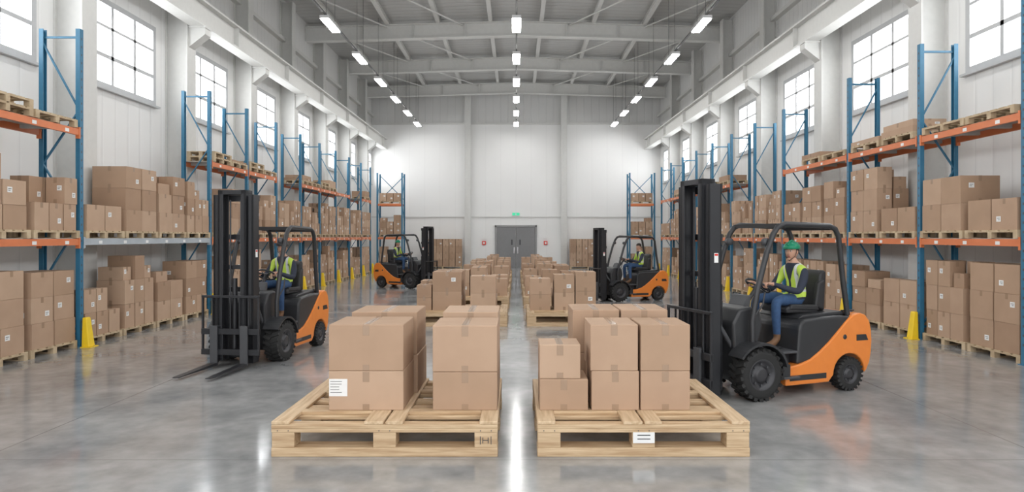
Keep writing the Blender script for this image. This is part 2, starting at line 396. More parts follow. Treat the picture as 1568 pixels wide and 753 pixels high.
def stack(b,x0,x1,y0,y1,z,h,face,nx=2,ny=2,lab=0.6,uneven=0.35):
    ly=max(1,round(h/0.43)); bh=h/ly
    for i in range(nx):
        for j in range(ny):
            k=ly
            if random.random()<uneven and ly>1: k=ly-1
            xa=x0+(x1-x0)*i/nx; xb=x0+(x1-x0)*(i+1)/nx; ya=y0+(y1-y0)*j/ny; yb=y0+(y1-y0)*(j+1)/ny
            for q in range(k):
                jx=random.uniform(0,0.02); jy=random.uniform(0,0.02)
                cbox(b,xa+jx,xb-random.uniform(0,0.02),ya+jy,yb-random.uniform(0,0.02),z+q*bh,z+(q+1)*bh,face,lab)
            if k==ly-1 and random.random()<0.4:
                cbox(b,xa+0.03,xb-0.05,ya+0.03,yb-0.06,z+k*bh,z+k*bh+bh*0.55,face,lab)

# racks
XF=8.12; XBK=8.80; HZ=5.9; L1=2.02; L2=4.05
def rack(sd,frames,bays,xf=XF,xb=XBK,hz=HZ):
    b=B()
    for y in frames:
        for x in (xf,xb):
            s0=sd*(x-0.04); s1=sd*(x+0.04)
            b.bx(s0,s1,y-0.05,y-0.035,0.01,hz,M_blue); b.bx(s0,s1,y+0.035,y+0.05,0.01,hz,M_blue)
            b.bx(sd*(x-0.04 if x==xf else x+0.04),sd*(x-0.025 if x==xf else x+0.025),y-0.035,y+0.035,0.01,hz,M_blue)
            b.bx(sd*(x-0.07),sd*(x+0.07),y-0.08,y+0.08,0,0.012,M_blue)
            z=0.3
            while z<hz-0.1:   # punched slots
                b.bx(sd*(x-0.0415 if x==xf else x+0.0415),sd*(x-0.04 if x==xf else x+0.04),y-0.012,y+0.012,z,z+0.04,M_fg); z+=0.15
        zs=[0.25,1.2,2.3,3.4,4.4,5.65]
        for i in range(len(zs)-1):
            a,c=(xf,xb) if i%2==0 else (xb,xf)
            b.beam((sd*a,y,zs[i]),(sd*c,y,zs[i+1]),0.025,0.04,M_blue,(0,1,0))
        for z in (0.25,5.75): b.beam((sd*xf,y,z),(sd*xb,y,z),0.025,0.04,M_blue)
    for (ya,yb,lev,mt) in bays:
        for z in lev:
            for x in (xf-0.02,xb+0.02):
                b.bx(sd*(x-0.025),sd*(x+0.025),ya+0.05,yb-0.05,z-0.13,z-0.012,mt)
                for yy in (ya+0.05,yb-0.09): b.bx(sd*(x-0.035),sd*(x+0.035),yy,yy+0.04,z-0.19,z+0.02,mt)
            b.bx(sd*(xf+0.0),sd*(xb),ya+0.06,yb-0.06,z-0.012,z,M_deck)
            y=ya+0.4
            while y<yb-0.3:
                b.bx(sd*(xf+0.005),sd*(xb-0.005),y-0.03,y+0.03,z-0.08,z-0.012,M_deck)
                b.bx(sd*(xf-0.048),sd*(xf-0.045),y+0.1,y+0.2,z-0.11,z-0.05,M_label); y+=0.8
    return b.done('pallet_rack')
def guard(sd,y,xf=XF):
    b=B(); x=xf-0.19
    vs=[(x-0.05,-0.09,0),(x+0.10,-0.09,0),(x+0.10,0.09,0),(x-0.05,0.09,0),(x+0.02,-0.065,0.55),(x+0.10,-0.065,0.55),(x+0.10,0.065,0.55),(x+0.02,0.065,0.55)]
    b.add([(sd*p[0],y+p[1],p[2]) for p in vs],[(0,3,2,1),(4,5,6,7),(0,1,5,4),(1,2,6,5),(2,3,7,6),(3,0,4,7)],M_yel,False,0.02,3)
    b.bx(sd*(x-0.09),sd*(x+0.10),y-0.12,y+0.12,0,0.015,M_yel)
    b.bx(sd*(x-0.08),sd*(x-0.07),y-0.02,y+0.02,0.015,0.02,M_fb)
    b.done('rack_post_guard')

FL=[7.0,9.6,12.15,17.3,19.7,22.1,24.6,27.0,29.4,31.8,34.2,36.4]
FR=[7.7,10.4,13.1,15.9,19.8,22.2,24.6,27.0,29.4,31.8,34.2,36.4]
def fill(sd,frames,skip_lo=None,h0=None,h1=None):
    for i in range(len(frames)-1):
        ya,yb=frames[i],frames[i+1]
        n=max(1,int((yb-ya-0.1)/1.14)); w=(yb-ya-0.12)/n
        for k in range(n):
            p0=ya+0.06+k*w+0.03; p1=p0+w-0.06
            face='+x' if sd<0 else '-x'
            for lev in (0,1):
                dct=h0 if lev==0 else h1
                h=dct.get((i,k)) if dct else None
                if h is None: h=random.choice((0.85,1.2,1.25,1.3,1.35,1.5)) if lev==0 else random.choice((0.6,0.85,1.05,1.2,1.25,1.3))
                if h==0: continue
                b=B(); z=0 if lev==0 else L1
                x0,x1=(XF-0.02,XBK-0.07) if lev==0 else (XF-0.07,XBK+0.0)
                if sd<0: x0,x1=-x1,-x0
                zt=pallet(b,x0,x1,p0,p1,z)
                e=random.uniform(0.0,0.05)
                stack(b,x0+0.01,x1-0.01,p0+0.02+e,p1-0.02-e,zt,h,face,nx=random.choice((1,1,2)),ny=random.choice((2,2,3)) if p1-p0>1.0 else 2)
                b.done('cardboard_box_stack')
rack(-1,FL,[(FL[0],FL[1],(L1,L2),M_orange),(FL[1],FL[2],(L1,L2),M_orange),(FL[2],FL[3],(L1,),M_greyb),(FL[3],FL[4],(L1,L2),M_orange),(FL[4],FL[5],(L1,L2),M_orange),
  (FL[5],FL[6],(L1,),M_orange),(FL[6],FL[7],(L1,L2),M_orange),(FL[7],FL[8],(L1,L2),M_orange),(FL[8],FL[9],(L1,L2),M_orange),(FL[9],FL[10],(L1,),M_orange),(FL[10],FL[11],(L1,L2),M_orange)])
rack(1,FR,[(FR[0],FR[1],(L1,L2),M_orange),(FR[1],FR[2],(L1,L2),M_orange),(FR[2],FR[3],(L1,L2),M_orange),(FR[3],FR[4],(L1,L2),M_orange),
  (FR[4],FR[5],(L1,),M_orange),(FR[5],FR[6],(L1,),M_orange),(FR[6],FR[7],(L1,L2),M_orange),(FR[7],FR[8],(L1,L2),M_orange),(FR[8],FR[9],(L1,),M_orange),(FR[9],FR[10],(L1,L2),M_orange),(FR[10],FR[11],(L1,L2),M_orange)])
fill(-1,FL,h0={(1,0):1.35,(1,1):1.3,(2,0):0.9,(2,1):1.5,(2,2):1.3,(2,3):1.3},h1={(1,0):1.2,(1,1):0.95,(2,0):0.5,(2,1):1.35,(2,2):1.3,(2,3):1.25,(3,0):0.6})
fill(1,FR,h0={(1,0):1.45,(1,1):1.45,(2,0):1.0,(2,1):1.1},h1={(1,0):1.05,(1,1):1.0,(2,0):0.5,(2,1):1.45,(3,0):1.3,(3,1):1.25})
for y in FL[2:]: guard(-1,y)
for y in FR[2:]: guard(1,y)
def toplevel(sd,items):
    for (y0,y1,kind) in items:
        b=B(); x0,x1=XF-0.07,XBK
        if sd<0: x0,x1=-x1,-x0
        z=L2
        for _ in range(kind[0]): z=pallet(b,x0,x1,y0,y1,z)
        if kind[1]>0:
            for q in range(kind[2]): cbox(b,x0+0.03*q,x1-0.03,y0+0.04*q,y1-0.03*q,z,z+kind[1],'+x' if sd<0 else '-x',0.2); z+=kind[1]
        b.done('stored_pallets')
toplevel(-1,[(9.8,10.9,(2,0,0)),(10.95,12.0,(1,0,0)),(7.2,8.3,(1,.3,1)),(17.45,18.5,(2,0,0)),(18.55,19.6,(1,.06,1)),(19.8,20.9,(2,0,0)),(20.95,22.0,(1,0,0)),(24.75,25.8,(1,.1,2)),(25.85,26.9,(1,0,0)),(27.1,28.2,(2,0,0)),(28.3,29.3,(1,.3,1)),(35,36,(1,.3,1))])
toplevel(1,[(7.9,9.1,(1,.45,1)),(9.15,10.3,(1,0.3,1)),(10.55,11.7,(1,0,0)),(11.75,12.95,(1,0,0)),(13.25,14.4,(1,.13,2)),(14.5,15.7,(1,.1,1)),(16.0,17.2,(1,0,0)),(17.3,18.4,(1,.12,1)),(24.8,25.9,(1,.2,1)),(27.2,28.3,(2,0,0)),(32,33.3,(1,.2,1))])
def endrack(sd):
    b=B(); xs=[6.9,8.4]; ya,yb=39.6,40.4
    for x in xs:
        for y in (ya,yb): b.bx(sd*(x-0.045),sd*(x+0.045),y-0.04,y+0.04,0,HZ,M_blue)
        for i,(z0,z1) in enumerate(((0.3,1.5),(1.5,2.8),(2.8,4.2),(4.2,5.7))):
            a,c=(ya,yb) if i%2 else (yb,ya); b.beam((sd*x,a,z0),(sd*x,c,z1),0.03,0.045,M_blue)
    b.beam((sd*xs[0],yb,4.3),(sd*xs[1],yb,5.8),0.04,0.04,M_blue); b.beam((sd*xs[1],yb,4.3),(sd*xs[0],yb,5.8),0.04,0.04,M_blue)
    for z in (L1,L2):
        for y in (ya-0.03,yb+0.03): b.bx(sd*(xs[0]+.045),sd*(xs[1]-.045),y-0.025,y+0.025,z-0.14,z-0.012,M_orange)
        b.bx(sd*(xs[0]+.05),sd*(xs[1]-.05),ya,yb,z-0.012,z,M_deck)
    b.done('pallet_rack')
    for z,h in ((0,1.3),(L1,1.2),(L2,0.5)):
        b=B(); x0,x1=sorted((sd*7.0,sd*8.3)); zt=pallet(b,x0,x1,ya,yb,z); stack(b,x0+.02,x1-.02,ya+.02,yb-.02,zt,h,'-y',3,1); b.done('cardboard_box_stack')
endrack(-1); endrack(1)
for x0,x1 in ((-5.9,-3.45),(3.45,5.75)):
    b=B(); zt=pallet(b,x0,x1,41.6,42.55,0,nb=5)
    stack(b,x0+.02,x1-.02,41.62,42.5,zt,1.75,'-y',6,1,0.3,0.0); b.done('cardboard_box_stack')

# ------------------------------------------------------------ centre aisle pallets
def big_pallet(b,x0,x1,y0,y1,h=0.33,bv=0.006):
    bw=0.22; w=x1-x0; xc=(x0+x1)/2; yc=(y0+y1)/2
    for yy in (y0,yc-0.1,y1-0.2):
        b.bx(x0,x1,yy,yy+0.2,0,0.085,M_wood,bv)
        for xx in (x0,xc-bw/2,x1-bw): b.bx(xx+0.004,xx+bw-0.004,yy+0.004,yy+0.19,0.085,0.225,M_wood,bv)
        b.bx(x0,x1,yy,yy+0.2,0.225,0.262,M_wood,bv)
    n=7; sp=(y1-y0-0.13)/(n-1)
    for i in range(n):
        ya=y0+i*sp; b.bx(x0,x1,ya,ya+0.13,0.262,0.30,M_wood,bv)
    for xa,xb in ((x0,x0+0.17),(xc-0.19,xc-0.01),(xc+0.01,xc+0.17),(x1-0.17,x1)):
        b.bx(xa,xb,y0,y1,0.30,h,M_woodY,bv)
    for ya,yb in ((y0+0.34,y0+0.46),(y1-0.7,y1-0.58)):
        b.bx(x0+0.17,xc-0.19,ya,yb,0.30,h,M_wood,bv); b.bx(xc+0.17,x1-0.17,ya,yb,0.30,h,M_wood,bv)
    for xx in (x0+bw/2,xc,x1-bw/2):      # nail heads
        for d in (-0.05,0.05): b.tube([(xx+d,y0-0.002,0.243),(xx+d,y0+0.002,0.243)],0.006,M_fg,6)
def near_label(b,x0,z0,w,h,y):
    b.bx(x0,x0+w,y-0.004,y,z0,z0+h,M_label)
    for i in range(5): b.bx(x0+0.012,x0+w*random.uniform(0.5,0.9),y-0.005,y-0.004,z0+h*(0.85-0.16*i),z0+h*(0.85-0.16*i)+0.005,M_ink)
PT=0.33
b=B(); big_pallet(b,-2.28,-0.17,6.08,7.95)
# stamped mark on the end block
for xx in (-0.335,-0.235): b.bx(xx,xx+0.006,6.081,6.085,0.115,0.19,M_fg)
for xx in (-0.312,-0.262): b.bx(xx,xx+0.007,6.081,6.085,0.125,0.18,M_fg)
b.bx(-0.312,-0.256,6.081,6.085,0.15,0.156,M_fg)
b.done('wooden_pallet')
b=B(); big_pallet(b,0.2,2.18,6.08,7.9); b.bx(1.09,1.29,6.074,6.08,0.13,0.23,M_label)
for i in range(2): b.bx(1.13,1.25,6.072,6.074,0.2-i*0.035,0.208-i*0.035,M_ink)
b.done('wooden_pallet')
def single(x0,x1,y0,y1,z0,z1,label=None,seam=True):
    b=B(); m=random.choice(CARD[:2]+[CARD[3]]); b.bx(x0,x1,y0,y1,z0,z1-0.002,m,0.008,2)
    xm=(x0+x1)/2; t=0.0018; tw=0.033
    b.bx(xm-tw,xm+tw,y0+.008,y1-.008,z1-0.003,z1-0.0008,M_tape)
    b.bx(xm-tw,xm+tw,y0-t,y0,z1-0.11,z1-0.009,M_tape); b.bx(xm-tw,xm+tw,y0-t,y0,z0+0.006,z0+0.06,M_tape)
    b.bx(xm-0.0015,xm+0.0015,y0+.008,y1-.008,z1-0.0008,z1,M_seam)
    if label: near_label(b,*label,y0)
    o=b.done('cardboard_box'); return o
def col(x0,x1,y0,y1,hs,jit=0.012,lab=None):
    z=PT
    for i,h in enumerate(hs):
        j=random.uniform(-jit,jit); k=random.uniform(-jit,jit)*0.4
        single(x0+j,x1+j,y0+k,y1+k,z,z+h,lab if i==0 else None); z+=h
col(-1.86,-1.12,6.47,7.13,(0.39,0.46),0.008,(-1.85,PT+0.14,0.18,0.17))
col(-1.80,-1.08,7.2,7.9,(0.42,0.47))
col(-0.83,-0.19,6.47,7.13,(0.38,0.46),0.008)
col(-0.80,-0.19,7.2,7.9,(0.42,0.47),0.005)
single(0.235,0.715,6.47,6.92,PT,PT+0.31); single(0.235,0.64,6.48,6.9,PT+0.31,PT+0.65)
col(0.745,1.215,6.47,7.05,(0.39,0.46),0.006)
col(1.24,1.73,6.47,7.05,(0.39,0.46),0.006)
col(0.62,1.13,7.15,7.8,(0.45,0.47),0.005)
col(1.15,1.66,7.15,7.8,(0.45,0.47),0.005)
bb=[15.0,18.7,22.1,25.5,28.9,32.3]
for gi,y in enumerate(bb):
    for sd in (-1,1):
        if gi==0: x0,x1=(-2.42,-0.2) if sd<0 else (0.25,2.35)
        else: x0,x1=(-1.85,-0.2) if sd<0 else (0.22,1.95)
        b=B(); big_pallet(b,x0,x1,y-0.1,y+1.6,bv=0); b.done('wooden_pallet')
        b=B()
        if gi==0: xs=[(0.10,0.45,.62),(0.47,1.15,.86),(1.35,1.95,.8)] if sd<0 else [(0.08,0.56,.75),(0.64,1.12,.86),(1.14,1.62,.86)]
        else: xs=[(0.05,0.5,random.uniform(.5,.8)),(0.54,0.98,.8),(1.1,1.6,random.uniform(.5,.85))]
        for k,(xa,xb,hh) in enumerate(xs):
            for r,(ya,yb) in enumerate(((0.25,0.85),(0.9,1.5))):
                H=hh+random.uniform(-.04,.04)
                if r==1 and random.random()<0.4: H*=0.5
                nl=2 if H>0.5 else 1; z=PT
                for q in range(nl): cbox(b,x0+xa,x0+xb,y+ya,y+yb,z,z+H/nl,'+x' if sd<0 else '-x',0.15); z+=H/nl
        b.done('cardboard_box_stack')

# ------------------------------------------------------------ forklift (x forward, y left)
def wheel(b,c,r,w,side,tread=True):
    hw=w/2; R=r-0.018 if tread else r
    b.lathe_y(c,[(r*0.56,-hw*0.92),(r*0.8,-hw),(R*0.95,-hw*0.92),(R,-hw*0.7),(R,hw*0.7),(R*0.95,hw*0.92),(r*0.8,hw),(r*0.56,hw*0.92)],M_tire,36)
    if tread:
        N=22
        for k in range(N):
            for s2 in (-1,1):
                t=2*math.pi*(k+(0.5 if s2>0 else 0))/N
                M0=b.M.copy(); b.M=M0@Matrix.Translation(c)@Matrix.Rotation(-t,4,'Y')@Matrix.Translation((R-0.004,s2*hw*0.5,0))@Matrix.Rotation(s2*0.35,4,'X')
                b.bx(-0.02,0.022,-hw*0.5,hw*0.5,-0.022*r/0.33,0.022*r/0.33,M_tire); b.M=M0
    s=side
    b.lathe_y(c,[(r*0.57,-hw*0.9),(r*0.57,hw*0.9)],M_rim,28)
    b.lathe_y(c,[(r*0.60,s*hw*0.93),(r*0.56,s*hw*0.97),(r*0.5,s*hw*0.7),(r*0.3,s*hw*0.55),(r*0.28,s*hw*0.85),(r*0.18,s*hw*0.9),(0.001,s*hw*0.9)],M_rim,28)
    for k in range(8):
        t=2*math.pi*k/8; x=c[0]+r*0.4*math.cos(t); z=c[2]+r*0.4*math.sin(t)
        b.tube([(x,c[1]+s*hw*0.6,z),(x,c[1]+s*hw*0.78,z)],r*0.045,M_fg,6)
def forklift(x,y,hx,hy,mh=2.78,fork=1.65,sc=1.0):
    ang=math.atan2(hy,hx); MT=Matrix.Translation((x,y,0))@Matrix.Rotation(ang,4,'Z')@Matrix.Scale(sc,4)
    b=B(); bv=0.005
    for s in (-1,1):
        wheel(b,(0,s*0.47,0.33),0.33,0.25,s); wheel(b,(-1.5,s*0.43,0.225),0.225,0.17,s)
        b.arc((0,0.33),0.37,0.40,35,168,s*0.34,s*0.61,M_fb,18)
        b.bx(-0.5,-0.38,s*0.3,s*0.52,0.24,0.42,M_fb,0.01)     # step
        b.bx(-0.62,-0.36,s*0.36,s*0.56,0.24,0.27,M_fg,0.008)
    b.tube([(0,-0.4,0.33),(0,0.4,0.33)],0.07,M_fg,10); b.tube([(-1.5,-0.4,0.225),(-1.5,0.4,0.225)],0.05,M_fg,10)
    b.prism([(0.2,0.2),(0.24,0.55),(-0.8,0.55),(-1.2,0.5),(-1.2,0.16),(-0.4,0.16)],-0.33,0.33,M_fb)
    b.bx(-0.74,-0.05,-0.46,0.46,0.54,0.575,M_fg,0.01)
    b.prism([(0.24,0.5),(0.27,0.95),(0.16,1.13),(-0.02,1.16),(-0.16,1.1),(-0.2,0.9),(-0.1,0.575),(-0.05,0.5)],-0.36,0.36,M_fb,0.035,3)
    b.prism([(-0.06,1.14),(-0.13,1.28),(-0.18,1.28),(-0.16,1.08)],-0.16,0.16,M_fg,0.012,2)
    arch=[(-1.5+0.27*math.cos(math.radians(a)),0.225+0.27*math.sin(math.radians(a))) for a in range(0,181,15)]
    prof=[(-0.44,0.14),(-1.15,0.14)]+[(-1.2,0.2)]+arch+[(-1.80,0.26),(-1.855,0.36),(-1.885,0.5),(-1.895,0.65),(-1.885,0.8),(-1.85,0.92),(-1.78,1.0),(-1.68,1.03),(-1.58,1.01),(-1.5,0.965),(-1.42,0.9),(-1.3,0.79),(-1.15,0.66),(-1.0,0.55),(-0.85,0.46),(-0.65,0.40),(-0.44,0.38)]
    b.prism(prof,-0.50,0.50,M_fo,0.03,3)
    b.prism([(-0.64,0.4),(-0.68,0.84),(-0.70,0.92),(-0.76,0.97),(-1.0,0.99),(-1.3,1.0),(-1.62,0.99),(-1.52,0.8),(-1.2,0.5),(-0.9,0.4)],-0.475,0.475,M_fb,0.035,3)
    b.prism([(-0.76,0.97),(-0.82,1.02),(-1.5,1.05),(-1.62,1.0)],-0.38,0.38,M_fb,0.015,2)
    for s in (-1,1):
        b.prism([(-1.62,0.66),(-1.62,0.74),(-1.78,0.74),(-1.82,0.66)],s*0.498,s*0.506,M_fb)
        b.bx(-1.905,-1.87,s*0.3,s*0.42,0.68,0.8,M_red,0.008)
        b.prism([(-0.5,0.2),(-0.5,0.27),(-1.1,0.27),(-1.1,0.2)],s*0.498,s*0.504,M_fb)
        b.lathe_y((-1.42,s*0.5,0.72),[(0.001,s*0.006),(0.028,s*0.006),(0.034,0)],M_fb,12)
        b.tube([(-1.5,s*0.36,1.05),(-1.72,s*0.36,1.05)],0.012,M_fb,6)
    b.bx(-1.93,-1.885,-0.25,0.25,0.45,0.62,M_fb,0.01)
    b.tube([(-1.68,-0.2,1.02),(-1.68,-0.2,1.12)],0.03,M_fg,8)
    # seat
    SX=-0.09
    b.prism([(SX-0.60,1.03),(SX-0.58,1.10),(SX-0.68,1.135),(SX-1.1,1.09),(SX-1.14,1.02)],-0.25,0.25,M_seat,0.025,3)
    b.prism([(SX-1.12,1.05),(SX-1.2,1.55),(SX-1.26,1.60),(SX-1.31,1.57),(SX-1.28,1.04)],-0.21,0.21,M_seat,0.03,3)
    for s in (-1,1):
        b.prism([(SX-1.08,1.1),(SX-1.14,1.42),(SX-1.25,1.47),(SX-1.24,1.05)],s*0.17,s*0.245,M_seat,0.025,3)
        b.prism([(SX-0.64,1.08),(SX-0.66,1.15),(SX-1.1,1.13),(SX-1.14,1.05)],s*0.2,s*0.265,M_seat,0.02,3)
    b.bx(-1.05,-0.77,-0.38,-0.32,1.22,1.27,M_seat,0.015); b.bx(-0.95,-0.89,-0.37,-0.33,1.03,1.22,M_fg)
    # steering
    c=Vector((-0.42,0,1.39)); nn=Vector((-0.55,0,0.83)).normalized(); u=Vector((0,1,0)); w=nn.cross(u)
    ring=[c+(u*math.cos(2*math.pi*k/24)+w*math.sin(2*math.pi*k/24))*0.165 for k in range(25)]
    b.tube(ring,0.015,M_fb,8,False); b.tube([(-0.1,0,1.0),tuple(c)],0.028,M_fb,10); b.ell(c,(0.04,0.04,0.03),M_fb,10,6)
    for a in (0,2.09,4.19): b.tube([c,c+(u*math.cos(a+1.57)+w*math.sin(a+1.57))*0.16],0.011,M_fb,6)
    for k in range(3): b.tube([(-0.2,-0.2-0.06*k,1.08),(-0.28,-0.2-0.06*k,1.26)],0.009,M_fg,6); b.ell((-0.28,-0.2-0.06*k,1.27),(0.018,)*3,M_fb,8,6)
    # overhead guard
    for s in (-1,1):
        yy=s*0.43
        pts=[(0.02,yy,0.56),(0.03,yy,0.98),(-0.06,yy,1.4),(-0.2,yy,1.85),(-0.3,yy,2.08),(-0.37,yy,2.17),(-0.47,yy,2.21),(-1.22,yy,2.19),(-1.32,yy,2.15),(-1.38,yy,2.05),(-1.46,yy*0.98,1.5),(-1.56,yy*0.95,0.98)]
        b.tube(pts,0.036,M_fb,12)
        b.tube([(0.03,s*0.43,1.0),(-0.08,s*0.50,1.2),(-0.11,s*0.50,1.35)],0.012,M_fb,6)
    for i in range(8):
        xx=-0.46-0.105*i; b.beam((xx,-0.42,2.205),(xx,0.42,2.205),0.025,0.03,M_fb)
    b.beam((-0.4,-0.43,2.19),(-0.4,0.43,2.19),0.07,0.05,M_fb); b.beam((-1.3,-0.43,2.16),(-1.3,0.43,2.16),0.07,0.05,M_fb)
    for s in (-1,1):
        b.lathe_y((-0.24,s*0.36,1.98),[(0.001,-0.03),(0.05,-0.03),(0.05,0.03),(0.001,0.03)],M_fg,12)
    # mast
    for s in (-1,1):
        b.bx(0.42,0.60,s*0.30,s*0.335,0.06,mh-0.07,M_mast,bv); b.bx(0.42,0.44,s*0.24,s*0.335,0.06,mh-0.07,M_mast,bv); b.bx(0.58,0.60,s*0.25,s*0.335,0.06,mh-0.07,M_mast,bv)
        b.bx(0.46,0.64,s*0.20,s*0.235,0.1,mh,M_mast,bv); b.bx(0.46,0.48,s*0.15,s*0.22,0.1,mh,M_mast,bv); b.bx(0.62,0.64,s*0.15,s*0.235,0.1,mh,M_mast,bv)
        b.tube([(0.40,s*0.27,0.15),(0.40,s*0.27,mh*0.52)],0.035,M_mast,10); b.tube([(0.40,s*0.27,mh*0.5),(0.40,s*0.27,mh-0.1)],0.018,M_chr,8)
        b.bx(0.52,0.535,s*0.08,s*0.10,0.5,mh-0.15,M_fg)
        b.tube([(0.2,s*0.28,0.62),(0.44,s*0.30,0.95)],0.03,M_fg,8)      # tilt cylinder
        b.bx(0.47,0.53,s*0.336,s*0.338,mh*0.62,mh*0.62+0.12,M_label); b.bx(0.475,0.525,s*0.338,s*0.339,mh*0.62+0.085,mh*0.62+0.11,M_red)
    for z,hh in ((0.12,0.12),(mh*0.42,0.08),(mh*0.72,0.08),(mh-0.17,0.1)): b.bx(0.40,0.44,-0.335,0.335,z,z+hh,M_mast,bv)
    b.bx(0.44,0.64,-0.235,0.235,mh-0.07,mh,M_mast,bv); b.bx(0.46,0.50,-0.22,0.22,mh*0.55,mh*0.55+0.07,M_mast,bv)
    b.tube([(0.55,0,0.2),(0.55,0,mh*0.5)],0.04,M_mast,10)
    # carriage + backrest
    for z in (0.2,0.52): b.bx(0.645,0.70,-0.48,0.48,z,z+0.09,M_mast,bv)
    for s in (-1,1): b.bx(0.6,0.66,s*0.14,s*0.24,0.15,0.66,M_mast,bv); b.bx(0.655,0.69,s*0.45,s*0.48,0.2,1.12,M_mast,bv)
    for k in range(5):
        yy=-0.30+0.15*k; b.bx(0.66,0.68,yy-0.01,yy+0.01,0.6,1.1,M_mast)
    b.bx(0.655,0.69,-0.48,0.48,1.09,1.13,M_mast,bv)
    for s in (-1,1):
        b.bx(0.70,0.74,s*0.19,s*0.31,0.05,0.66,M_fg,bv)
        vs=[(0.70,-0.06,0.04),(fork,-0.045,0.04),(fork,0.045,0.04),(0.70,0.06,0.04),(0.70,-0.06,0.085),(fork,-0.045,0.05),(fork,0.045,0.05),(0.70,0.06,0.085)]
        b.add([(p[0],p[1]+s*0.25,p[2]) for p in vs],[(0,3,2,1),(4,5,6,7),(0,1,5,4),(1,2,6,5),(2,3,7,6),(3,0,4,7)],M_mast)
    o=b.done('forklift'); o.matrix_world=MT
    return MT

# ------------------------------------------------------------ seated worker
def seg_d(p,a,c):
    ab=c-a; t=max(0,min(1,(p-a).dot(ab)/ab.length_squared)); return (p-(a+ab*t)).length
def worker(MT,helmet,yaw=0.0):
    J={'pel':((-1.04,0,1.20),(0.14,0.12)),'sp':((-1.08,0,1.35),(0.125,0.11)),'ch':((-1.06,0,1.50),(0.155,0.12)),'nb':((-1.035,0,1.63),(0.09,0.08)),'nk':((-1.01,0,1.715),(0.055,0.055)),'hd':((-1.0,0,1.79),(0.05,0.05))}
    E=[('pel','sp'),('sp','ch'),('ch','nb'),('nb','nk'),('nk','hd')]
    for s,n in ((-1,'R'),(1,'L')):
        J['sh'+n]=((-1.04,s*0.17,1.585),(0.075,0.075)); J['ua'+n]=((-0.99,s*0.225,1.47),(0.062,0.062)); J['el'+n]=((-0.87,s*0.265,1.31),(0.050,0.050)); J['fa'+n]=((-0.71,s*0.22,1.355),(0.045,0.045)); J['wr'+n]=((-0.545,s*0.172,1.415),(0.030,0.030)); J['pm'+n]=((-0.49,s*0.165,1.425),(0.026,0.036))
        J['hp'+n]=((-1.0,s*0.095,1.18),(0.10,0.095)); J['th'+n]=((-0.77,s*0.145,1.205),(0.092,0.088)); J['kn'+n]=((-0.55,s*0.20,1.19),(0.068,0.068)); J['cf'+n]=((-0.545,s*0.205,1.0),(0.062,0.062)); J['an'+n]=((-0.56,s*0.21,0.70),(0.046,0.046)); 
        E+=[('nb','sh'+n),('sh'+n,'ua'+n),('ua'+n,'el'+n),('el'+n,'fa'+n),('fa'+n,'wr'+n),('wr'+n,'pm'+n),('pel','hp'+n),('hp'+n,'th'+n),('th'+n,'kn'+n),('kn'+n,'cf'+n),('cf'+n,'an'+n)]
        J['ft'+n]=((-0.48,s*0.215,0.635),(0.045,0.048)); J['to'+n]=((-0.36,s*0.225,0.615),(0.034,0.045)); E+=[('an'+n,'ft'+n),('ft'+n,'to'+n)]
    keys=list(J); me=bpy.data.meshes.new('sk'); me.from_pydata([J[k][0] for k in keys],[(keys.index(a),keys.index(c)) for a,c in E],[])
    o=bpy.data.objects.new('sk',me); S.collection.objects.link(o)
    md=o.modifiers.new('s','SKIN'); md.use_smooth_shade=True
    for i,k in enumerate(keys):
        sv=me.skin_vertices[0].data[i]; sv.radius=J[k][1]; sv.use_root=(k=='pel')
    ss=o.modifiers.new('ss','SUBSURF'); ss.levels=3; ss.render_levels=3
    dg=bpy.context.evaluated_depsgraph_get(); ev=o.evaluated_get(dg); em=ev.to_mesh()
    bm=bmesh.new(); bm.from_mesh(em); ev.to_mesh_clear(); bpy.data.objects.remove(o)
    def cut(co,no):
        bmesh.ops.bisect_plane(bm,geom=bm.verts[:]+bm.edges[:]+bm.faces[:],plane_co=co,plane_no=no,dist=0.0005)
    for s in (-1,1):
        for yy in (0.018,0.085,0.122,0.20): cut((0,s*yy,0),(0,1,0))
        cut((0,s*0.018,1.45),(0,s*1.0,-0.35))
    for zz in (1.23,1.30,1.335,1.69,0.76): cut((0,0,zz),(0,0,1))
    cut((-1.04,0,0),(1,0,0)); cut((-0.90,0,0),(1,0,0))
    b=B(); bm.verts.index_update()
    P={k:Vector(J[k][0]) for k in keys}
    groups={}
    for p in bm.faces:
        c=p.calc_center_median(); best=None; bd=9
        for a,e in E:
            d=seg_d(c,P[a],P[e])-0.5*(J[a][1][0]+J[e][1][0])*0.6
            if d<bd: bd=d; best=(a,e)
        a,e=best; m=M_navy; e2=e[:2]
        arm=e2 in('el','fa','wr') and not (c.x<-0.90 and abs(c.y)<0.2)
        if c.z>1.69: m=M_skin
        elif e2=='pm': m=M_skin
        elif arm: m=M_navy
        elif c.z<=1.23 or (e2 in('hp','th','kn') and c.x>-0.90):
            m=M_jean if c.z>0.76 else M_boot
            if c.x<-0.9 and c.z>1.2: m=M_navy
        else:
            if abs(c.y)<0.20:
                m=M_vest
                if 1.30<c.z<1.335 or (0.085<abs(c.y)<0.122 and c.z>1.335): m=M_refl
                if c.x>-1.04 and (abs(c.y)<0.018 or abs(c.y)<0.018+(c.z-1.45)*0.35): m=M_navy
        groups.setdefault(m,[]).append([v.index for v in p.verts])
    off=len(b.v); b.v+=[tuple(v.co) for v in bm.verts]; bm.free()
    for m,fs in groups.items():
        k=b.mi(m)
        for f in fs: b.f.append([i+off for i in f]); b.m.append(k); b.sm.append(True)
    for s in (-1,1): b.bx(-0.60,-0.32,s*0.218-0.045,s*0.218+0.045,0.577,0.597,M_fb,0.008)
    # hands: fingers curl around wheel rim
    b.M=Matrix.Translation((0,0,0.02))
